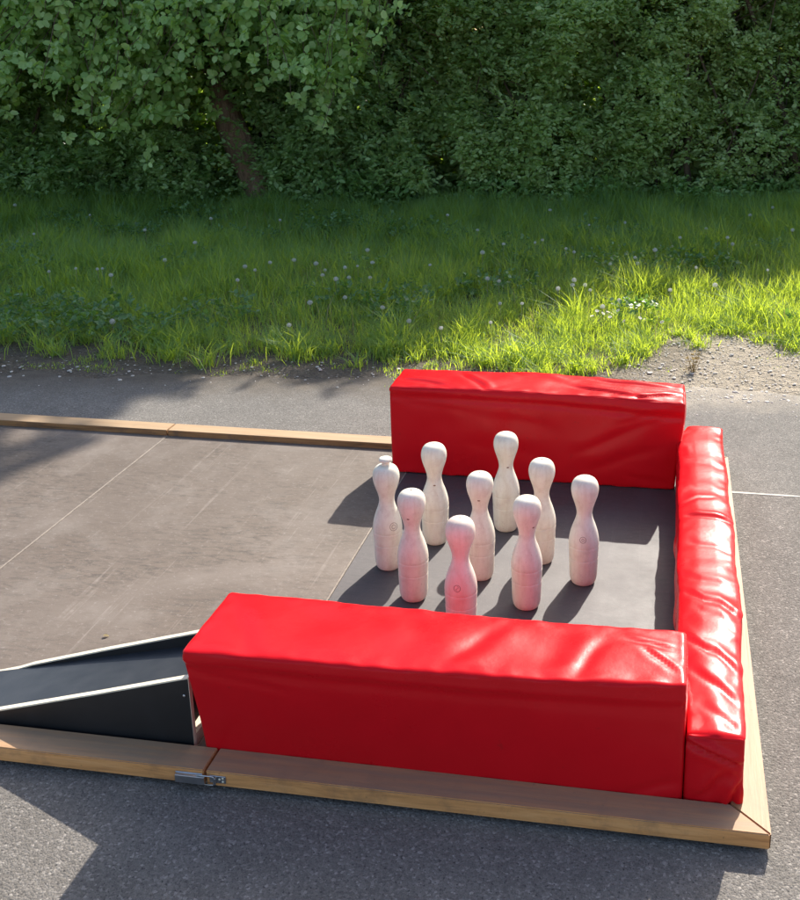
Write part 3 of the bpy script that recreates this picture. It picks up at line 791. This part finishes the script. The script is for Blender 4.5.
for k in range(185):
    X = rg.uniform(-6.9, -2.55) if k < 150 else rg.uniform(-5.25, -4.35); Yw = rg.uniform(5.95, 7.25) + .1 * (X + 5)
    zb = float(low_z(X)); zlow = zb + abs(rg.normal(0, .65)); zlow = min(zlow, 3.4)
    end = Vector((X, Yw, zlow)) - TB
    best = min((p for L in limbs for p in L[3:]), key=lambda p: (p - end).length + rg.uniform(0, .6))
    ctrl = (best + end) / 2 + Vector((rg.normal(0, .15), -.15, .25)); pts = []
    for q in range(9):
        t = q / 8; pts.append(best * (1 - t) ** 2 + ctrl * 2 * t * (1 - t) + end * t * t + Vector(rg.normal(0, .02, 3)))
    tube(bm_tw, pts, [.007 * (1 - t / 9) + .0015 for t in range(9)], 5)
    Lb = sum((b - a).length for a, b in zip(pts, pts[1:]))
    m = int(Lb * 13)
    for q in range(m):
        t = rg.uniform(.28, 1.0); i = min(7, int(t * 8)); p = pts[i].lerp(pts[i + 1], t * 8 - i)
        off = rg.normal(0, .10, 3); off[2] -= abs(rg.normal(0, .05))
        ros_o.append(np.array(p) + off); ros_d.append(unit(np.array([rg.normal(0, .6), -.6 + rg.normal(0, .4), rg.uniform(-.5, .7)])))
obj('twig', bm_tw, M['twig'], apple, True)
for k in range(75):          # leafy spur shoots over the upper trunk
    p = np.array([rg.normal(-.42, .20), -.95 + rg.normal(0, .22), rg.uniform(.86, 1.5)]); ros_o.append(p); ros_d.append(unit(np.array([rg.normal(0, .5), -.7, rg.uniform(-.4, .6)])))
ros_o = np.array(ros_o); ros_d = np.array(ros_d)
def rosettes(o, d, k, llen, rg):
    S = len(o); a = rg.uniform(0, 2 * PI, (S, 1)) + np.arange(k)[None] * 2.399
    h = np.cross(d, np.array([0, 0, 1.0]) + rg.normal(0, .2, (S, 3))); h = unit(h); g2 = np.cross(d, h)
    el = rg.uniform(.1, 1.0, (S, k))
    ld = unit((h[:, None] * np.cos(a)[..., None] + g2[:, None] * np.sin(a)[..., None]) + d[:, None] * el[..., None] + np.array([0, 0, -.15]))
    nm = unit(d[:, None] * .7 + np.array([0, 0, .75]) + rg.normal(0, .35, (S, k, 3)))
    ln = llen * rg.uniform(.6, 1.25, (S, k)); pos = o[:, None] + ld * .012 + d[:, None] * rg.uniform(-.03, .03, (S, k, 1))
    return leaves(pos.reshape(-1, 3), ld.reshape(-1, 3), nm.reshape(-1, 3), ln.ravel(), (ln * rg.uniform(.60, .80, (S, k))).ravel(), .22, .20, (.26, 1.0), (.74, .92))
parts = [rosettes(ros_o, ros_d, 7, .066, rg)]
# the high crown, above the picture, that throws the shade over grass, tarmac and lane
S = 1500
c0 = np.array([-.2, .55, 3.55]); q = unit(rg.normal(0, 1, (S * 2, 3))) * (rg.random((S * 2, 1)) ** .35)
p = c0 + q * np.array([3.5, 1.7, 1.75]); p = p[vn3(p, .7) > .40][:S]
parts.append(rosettes(p, unit(rg.normal(0, 1, (len(p), 3)) + np.array([0, 0, .4])), 8, .125, rg))
V, Q = join(parts); quads('crown', V, Q, M['apple'], apple)

# --- a taller tree behind the hedge: its crown stands above the picture and shades tarmac and lane at the left
rg = np.random.default_rng(91)
bt = empty('tall_tree', (-2.9, 10.2, GZ), 0, 'tall tree behind the hedge right of the apple trunk, crown out of sight', 'tree')
bm = bmesh.new(); tube(bm, [(0, 0, -.05), (.03, 0, .8), (-.02, .02, 2.2), (.05, 0, 3.6), (0, 0, 5.4)], [.2, .16, .14, .11, .05], 14); obj('trunk', bm, M['twig'], bt, True)
for le in ((-1.6, -.3, 4.9), (1.5, -.4, 5.0), (.6, .7, 5.9), (-.9, .6, 6.1), (.9, -.8, 6.2), (-2.1, .3, 5.6), (1.9, .2, 5.7)):
    a0 = Vector((0, 0, float(rg.uniform(2.3, 3.6)))); e = Vector(le); pts = [a0.lerp(e, q / 6) + Vector((0, 0, .3 * math.sin(q / 6 * PI))) + Vector(rg.normal(0, .04, 3)) for q in range(7)]
    bm = bmesh.new(); tube(bm, pts, [.06 - .008 * q for q in range(7)], 8); obj('limb', bm, M['twig'], bt, True)
S = 3600; q = unit(rg.normal(0, 1, (S * 2, 3))) * (rg.random((S * 2, 1)) ** .38)
p = np.array([-.45, -.1, 6.0]) + q * np.array([2.55, 1.5, 2.4]); p = p[vn3(p, .55) > .30][:S]; p[:, 0] += .32 * np.clip(p[:, 2] - 5.3, 0, 3)
V, Q = rosettes(p, unit(rg.normal(0, 1, (len(p), 3)) + np.array([0, 0, .4])), 9, .15, rg); quads('crown', V, Q, M['hedge'][0], bt)

# --- undergrowth along the hedge foot (nettles, suckers): uncountable
rg = np.random.default_rng(5); parts = []
S = 2600; x = rg.uniform(-8, 2.6, S); z = rg.random(S) ** 1.3 * np.interp(x, [-8, -4.8, -4.2, -3.4, -2, 2.6], [.75, .65, .32, .35, .22, .2])
p = np.stack([x, hedge_y(x), z], 1) + OUT * (rg.uniform(-.1, .42, S) + .22 * (vn2(x, z, .6) - .5))[:, None]
k = (vn2(x, x * 0 + 4, .5) > .34) & ~((np.abs(x - TB.x + .05) < .32) & (z > .16)); p = p[k]
parts.append(sprays(p, unit(OUT * .5 + rg.normal(0, .4, (len(p), 3)) + np.array([0, 0, .8])), 7, .15, .06, .55, rg))
V, Q = join(parts)
tag(quads('undergrowth', V, Q, M['under']), 'low leafy undergrowth and nettles along the foot of the hedge', 'undergrowth', None, 'stuff')

# --- grass: one uncountable sward
rg = np.random.default_rng(21)
def grass_front(x):
    return np.interp(x, [-5, -3.7, -3.0, -2.5, -1.9, -1.5, -1.2, -.8, -.45, -.3, -.12, .05, .25, .42, .7, 1.6],
                        [2.72, 2.90, 2.98, 3.02, 3.06, 3.00, 3.02, 3.05, 3.20, 3.48, 3.74, 3.86, 3.86, 3.66, 3.55, 3.6])
def blades(x, y, h, w, bend, rg):
    n = len(x); az = rg.uniform(0, 2 * PI, n); fa = az + PI / 2 + rg.normal(0, .5, n)
    root = np.stack([x, y, np.full(n, GZ - .004)], 1)
    bd = np.stack([np.cos(az), np.sin(az), np.zeros(n)], 1); sd = np.stack([np.cos(fa), np.sin(fa), np.zeros(n)], 1)
    up = np.array([0, 0, 1.0])
    def at(t): return root + up * (h * (t - .35 * bend * t * t))[:, None] + bd * (h * bend * t * t)[:, None]
    def pr(t, k): c = at(t); o_ = sd * (w * k * .5)[:, None]; return c - o_, c + o_
    a0, a1 = pr(0., .75); b0, b1 = pr(.5, 1.0); c0_, c1 = pr(1., .12)
    V = np.stack([a0, a1, b1, b0, c1, c0_], 1).reshape(-1, 3)
    k = np.arange(n, dtype=np.int64)[:, None] * 6
    Q = np.concatenate([k + np.array([[0, 1, 2, 3]]), k + np.array([[3, 2, 4, 5]])], 1).reshape(-1, 4)
    return V, Q
NB = 640000
x = rg.uniform(-8.2, 2.0, NB); y = rg.uniform(2.7, 8.9, NB)
gf = grass_front(x) + np.where(x < -.5, .07, .02) + (vn2(x, y, .16) - .5) * .30 + (vn2(x, y, .45) - .5) * .26
dist = y - gf
keep = (y < hedge_y(x) + .35) & (x > -.74 * (y + 1.8) - .8) & (x < .10 * (y + 1.8) + .6)
tuft = vn2(x, y, .13) * .6 + vn2(x + 50, y, .32) * .4
pr_ = np.clip(dist / .12, 0, 1) * np.clip(.30 + 1.5 * (tuft - .30), .10, 1)
pr_ = np.where(dist < 0, .0, pr_)
pr_ *= np.interp(y, [3, 5, 9], [1.0, .85, .6])
# scattered small tufts on the bare strip
bare = (dist < 0) & (dist > -.6)
pr_ = np.where(bare, np.clip((vn2(x + 9, y, .11) - .66) * 5, 0, .8) * np.exp(dist / .35), pr_)
keep &= rg.random(NB) < pr_
x, y, dist, tuft = x[keep], y[keep], dist[keep], tuft[keep]
big = vn2(x, y, .9)
h = np.interp(dist, [-.4, 0, .15, .6, 1.5, 4], [.022, .05, .10, .14, .20, .25]) * (.45 + .9 * tuft) * (.65 + .7 * big) * rg.uniform(.4, 1.25, len(x))
h *= np.where((x > -1.25) & (x < .2) & (dist < 1.2), .85, 1.0)
w = np.interp(y, [3, 9], [.0034, .0052]) * rg.uniform(.6, 1.4, len(x))
V1 = blades(x, y, h, w, rg.uniform(.15, 1.1, len(x)), rg)
# coarse, broad-bladed tufts near the tarmac and here and there in the sward
tx, ty, th2, tw = [], [], [], []
for k in range(170):
    if k < 90: cx = rg.uniform(-4.2, 1.2); cy = float(grass_front(cx)) + rg.normal(.12, .12); hh = rg.uniform(.08, .19)
    else: cx = rg.uniform(-6, 1.2); cy = rg.uniform(3.4, 7.4); hh = rg.uniform(.16, .30)
    if cx > -.25 and k < 90: hh *= .6
    m = int(rg.uniform(35, 90)); a = rg.uniform(0, 2 * PI, m); r_ = np.abs(rg.normal(0, .055, m))
    tx.append(cx + r_ * np.cos(a)); ty.append(cy + r_ * np.sin(a)); th2.append(hh * rg.uniform(.55, 1.2, m)); tw.append(rg.uniform(.003, .007, m))
tx, ty, th2, tw = map(np.concatenate, (tx, ty, th2, tw))
V2 = blades(tx, ty, th2, tw, rg.uniform(.3, 1.3, len(tx)), rg)
V, Q = join([V1, V2])
tag(quads('grass', V, Q, M['grass']), 'green grass verge between the tarmac and the hedge', 'grass', None, 'stuff')
print('blades', len(x) + len(tx))
# small-leaved herbs woven through the grass
S = 12000; x = rg.uniform(-5.5, 1.4, S); y = rg.uniform(3.0, 6.8, S); k = (vn2(x, y, .45) > .60) & (y > grass_front(x) + .1) ; x, y = x[k], y[k]
p = np.stack([x, y, rg.uniform(.0, .13, len(x))], 1)
V, Q = sprays(p, unit(rg.normal(0, .6, (len(p), 3)) + np.array([0, 0, .7])), 5, .055, .032, .7, rg)
tag(quads('herb_leaves', V, Q, M['clover']), 'small leaved clover and herbs growing through the grass', 'ground cover', None, 'stuff')
# dry brown stalks
S = 2600; x = rg.uniform(-5.5, 1.3, S); y = rg.uniform(3.3, 7.8, S); k = (vn2(x, y, .7) > .50) & (y > grass_front(x) + .05); x, y = x[k], y[k]
cx = np.concatenate([x, P2(345, 275, .1)[0] + rg.normal(0, .28, 160), P2(560, 268, .1)[0] + rg.normal(0, .5, 60)]); cy = np.concatenate([y, P2(345, 275, .1)[1] + rg.normal(0, .14, 160), P2(560, 268, .1)[1] + rg.normal(0, .2, 60)])
V, Q = blades(cx, cy, rg.uniform(.07, .26, len(cx)), rg.uniform(.0015, .0036, len(cx)), rg.uniform(.1, 1.2, len(cx)), rg)
tag(quads('dry_stalks', V, Q, M['grass_dry']), 'dry brown stalks standing among the green grass', 'dry grass', None, 'stuff')

# --- gravel and crumbs on the bare strip
rg = np.random.default_rng(31); bm = bmesh.new()
for k in range(2080):
    if k < 1800: x = rg.uniform(-.45, 1.0); y = rg.uniform(2.75, 3.95) if rg.random() < .93 else rg.uniform(2.5, 2.9)
    else: x = rg.uniform(-4.2, -.3); y = float(edge_y(x)) + rg.normal(.10, .14)
    s = float(min(.012, .0028 + rg.exponential(.0022)))
    bmesh.ops.create_icosphere(bm, subdivisions=1, radius=s, matrix=Matrix.Translation((x, y, GZ + .004 + s * .12)) @ Matrix.Rotation(float(rg.uniform(0, 6)), 4, 'Z') @ Matrix.Diagonal((float(rg.uniform(.7, 1.4)), float(rg.uniform(.7, 1.2)), float(rg.uniform(.22, .5)), 1)))
for v in bm.verts: v.co += Vector(rg.normal(0, .0006, 3))
tag(obj('gravel', bm, M['stone']), 'loose pale gravel on the bare strip beside the tarmac', 'gravel', None, 'stuff')

# --- dandelion seed heads, each on its stalk
def puff_mesh(seed, R=.0145):
    rg = np.random.default_rng(seed); n = 95
    i = np.arange(n) + .5; ph = np.arccos(1 - 2 * i / n); thh = PI * (1 + 5 ** .5) * i
    d = np.stack([np.cos(thh) * np.sin(ph), np.sin(thh) * np.sin(ph), np.cos(ph)], 1)
    t1 = unit(np.cross(d, np.array([.31, .2, .93]))); t2 = np.cross(d, t1); s = R * .17
    c = d * (R * rg.uniform(.85, 1.05, (n, 1)))
    V = np.stack([c - t1 * s, c + t2 * s, c + t1 * s, c - t2 * s], 1).reshape(-1, 3)
    Q = (np.arange(n)[:, None] * 4 + np.arange(4)[None])
    st = []
    for k in range(n): st.append(np.stack([d[k] * R * .15 - t1[k] * .0004, d[k] * R * .15 + t1[k] * .0004, c[k] + t1[k] * .0003, c[k] - t1[k] * .0003]))
    V = np.concatenate([V, np.concatenate(st)]); Q = np.concatenate([Q, Q + 4 * n])
    return V, Q
V, Q = puff_mesh(1)
pf = quads('seed_head', V, Q, M['puff'])
puff_me = pf.data; bpy.data.objects.remove(pf)
bm = bmesh.new(); tube(bm, [(.006, 0, -.20), (.006, .003, -.10), (0, 0, -.003)], [.0018, .0016, .0014], 6)
stalk_me = bpy.data.meshes.new('stalk'); bm.to_mesh(stalk_me); bm.free(); stalk_me.materials.append(M['stalk']); stalk_me.shade_smooth()
D5 = [(270, 85), (285, 80), (207, 88), (165, 105), (378, 50), (175, 157), (198, 162), (316, 177), (348, 160), (345, 170), (370, 170), (380, 180), (200, 207), (244, 207), (18, 242), (82, 256), (181, 245),
      (405, 213), (475, 127), (612, 57), (655, 75), (665, 88), (785, 60), (592, 135), (510, 100), (332, 97), (348, 104), (470, 115), (438, 200), (420, 128), (155, 60), (700, 30), (735, 140), (560, 75), (60, 130), (450, 45), (540, 180), (630, 170), (745, 15), (95, 30), (300, 20)]
D4 = [(422, 37), (98, 143), (152, 137), (222, 150), (205, 137), (195, 138), (330, 120), (490, 133), (475, 160), (540, 125), (588, 120), (632, 127), (645, 150), (672, 158), (698, 155), (715, 132), (735, 100), (745, 125), (690, 135),
      (578, 250), (765, 215), (510, 140), (225, 243), (180, 30), (68, 68), (740, 155), (650, 140), (30, 10), (560, 40), (390, 85), (290, 60), (620, 205), (690, 195)]
heads = [(400 + a / 2, 200 + b / 2) for a, b in D5] + [(a / 2, 200 + b / 2) for a, b in D4]
rg = np.random.default_rng(3)
lawn_lab = ('white dandelion clock on a thin stalk in the grass right of the king pin', 'white dandelion clock on a thin stalk in the grass left of the king pin')
for k, (a, b) in enumerate(heads):
    hz = .19 if b < 260 else .16 if b < 290 else .12
    p = P2(a, b, hz); right = a > 385
    e = empty('dandelion', (p[0], p[1], GZ), 0, lawn_lab[0] if right else lawn_lab[1], 'dandelion', 'dandelion clocks right of the king pin' if right else 'dandelion clocks left of the king pin')
    for nm_, me_ in (('seed_head', puff_me), ('stalk', stalk_me)):
        o = bpy.data.objects.new(nm_, me_); COL.objects.link(o); o.parent = e; o.location = (0, 0, hz - GZ)
        sc_ = float(rg.uniform(.65, 1.15)); o.rotation_euler = (0, 0, float(rg.uniform(0, 6)))
        if nm_ == 'seed_head': o.scale = (sc_, sc_, sc_ * float(rg.uniform(.75, 1)))

# --- a patch of daisies in the sunny grass
bm = bmesh.new()
for k in range(9):
    a = 2 * PI * k / 9; ca, sa = math.cos(a), math.sin(a); cb, sb = math.cos(a + .32), math.sin(a + .32); cc, sc = math.cos(a - .32), math.sin(a - .32)
    bm.faces.new([bm.verts.new(q) for q in ((ca * .003, sa * .003, 0), (cb * .009, sb * .009, .0015), (ca * .0125, sa * .0125, .001), (cc * .009, sc * .009, .0015))])
daisy_me = bpy.data.meshes.new('petals'); bm.to_mesh(daisy_me); bm.free(); daisy_me.materials.append(M['petal'])
bm = bmesh.new(); bmesh.ops.create_uvsphere(bm, u_segments=8, v_segments=5, radius=.0042, matrix=Matrix.Diagonal((1, 1, .6, 1))); disc_me = bpy.data.meshes.new('flower_disc'); bm.to_mesh(disc_me); bm.free(); disc_me.materials.append(M['disc'])
rg = np.random.default_rng(8)
for a, b in ((597, 311), (603, 313.5), (608, 312), (612, 314), (618, 310.5), (605, 309), (592, 316), (640, 318), (655, 306), (629, 303), (662, 322), (575, 330), (624, 321), (610, 317)):
    p = P2(a, b, .11); e = empty('daisy', (p[0], p[1], GZ), 0, 'small white daisy in the sunny grass above the right half of the back bolster', 'daisy', 'daisies in the sunny grass')
    rx = (float(rg.normal(.35, .25)), float(rg.normal(0, .25)), float(rg.uniform(0, 6)))
    for nm_, me_ in (('petals', daisy_me), ('flower_disc', disc_me), ('stalk', stalk_me)):
        o = bpy.data.objects.new(nm_, me_); COL.objects.link(o); o.parent = e; o.location = (0, 0, .11 - GZ)
        if nm_ != 'stalk': o.rotation_euler = rx
        else: o.scale = (.6, .6, .6)

# --- a withered weed on the bare patch
wp = P2(693, 372, GZ)
wd_ = empty('withered_weed', (wp[0], wp[1], GZ), 0, 'small withered brown weed standing on the bare gravel patch behind the bolster', 'weed')
rg = np.random.default_rng(41); bm = bmesh.new()
for k in range(7):
    dx, dy = rg.normal(0, .03, 2); tube(bm, [(dx * .2, dy * .2, 0), (dx * .7, dy * .7, .07), (dx * 1.3, dy * 1.3, float(rg.uniform(.09, .15)))], [.0022, .0018, .001], 5)
obj('stem', bm, M['grass_dry'], wd_, True)
o_ = rg.normal(0, .03, (26, 3)); o_[:, 2] = rg.uniform(.01, .14, 26)
V, Q = sprays(o_, unit(rg.normal(0, 1, (26, 3))), 3, .02, .022, .5, rg); quads('leaf', V, Q, M['grass_dry'], wd_); wd_.scale = (.75, .75, .75)

lp = P2(103, 637, FL)
V, Q = leaves(np.array([[0, 0, .002]]), np.array([[1, .3, .1]]), np.array([[.1, .1, 1.]]), np.array([.017]), np.array([.011]), .5, .3)
o = quads('dry_leaf', V, Q, M['grass_dry']); o.location = (lp[0], lp[1], FL + .002); tag(o, 'tiny pale dry leaf lying on the brown lane above the ball chute', 'dry leaf')

# ------------------------------------------------------------------ light, sky, view
w = bpy.data.worlds.new('World'); scene.world = w; w.use_nodes = True
nt = w.node_tree; bg = nt.nodes['Background']
sky = nt.nodes.new('ShaderNodeTexSky'); sky.sky_type = 'NISHITA'; sky.sun_disc = False
sky.sun_elevation = SUN_EL; sky.sun_rotation = SUN_AZ; sky.altitude = 50; sky.air_density = 1.0; sky.dust_density = 2.5
nt.links.new(sky.outputs[0], bg.inputs[0]); bg.inputs[1].default_value = .15
sd = bpy.data.lights.new('sun', 'SUN'); sd.energy = 4.9; sd.angle = math.radians(.53); sd.color = (1, .94, .84)
so = bpy.data.objects.new('sun', sd); COL.objects.link(so)
sdir = Vector((math.sin(SUN_AZ) * math.cos(SUN_EL), math.cos(SUN_AZ) * math.cos(SUN_EL), math.sin(SUN_EL)))
so.rotation_euler = sdir.to_track_quat('Z', 'Y').to_euler(); so.location = sdir * 30
vs = scene.view_settings
vs.view_transform = 'Standard'; vs.look = 'None'; vs.gamma = 1; vs.use_curve_mapping = False; vs.exposure = .82
scene.cycles.max_bounces = 8; scene.cycles.transmission_bounces = 6; scene.cycles.diffuse_bounces = 5; scene.cycles.glossy_bounces = 4
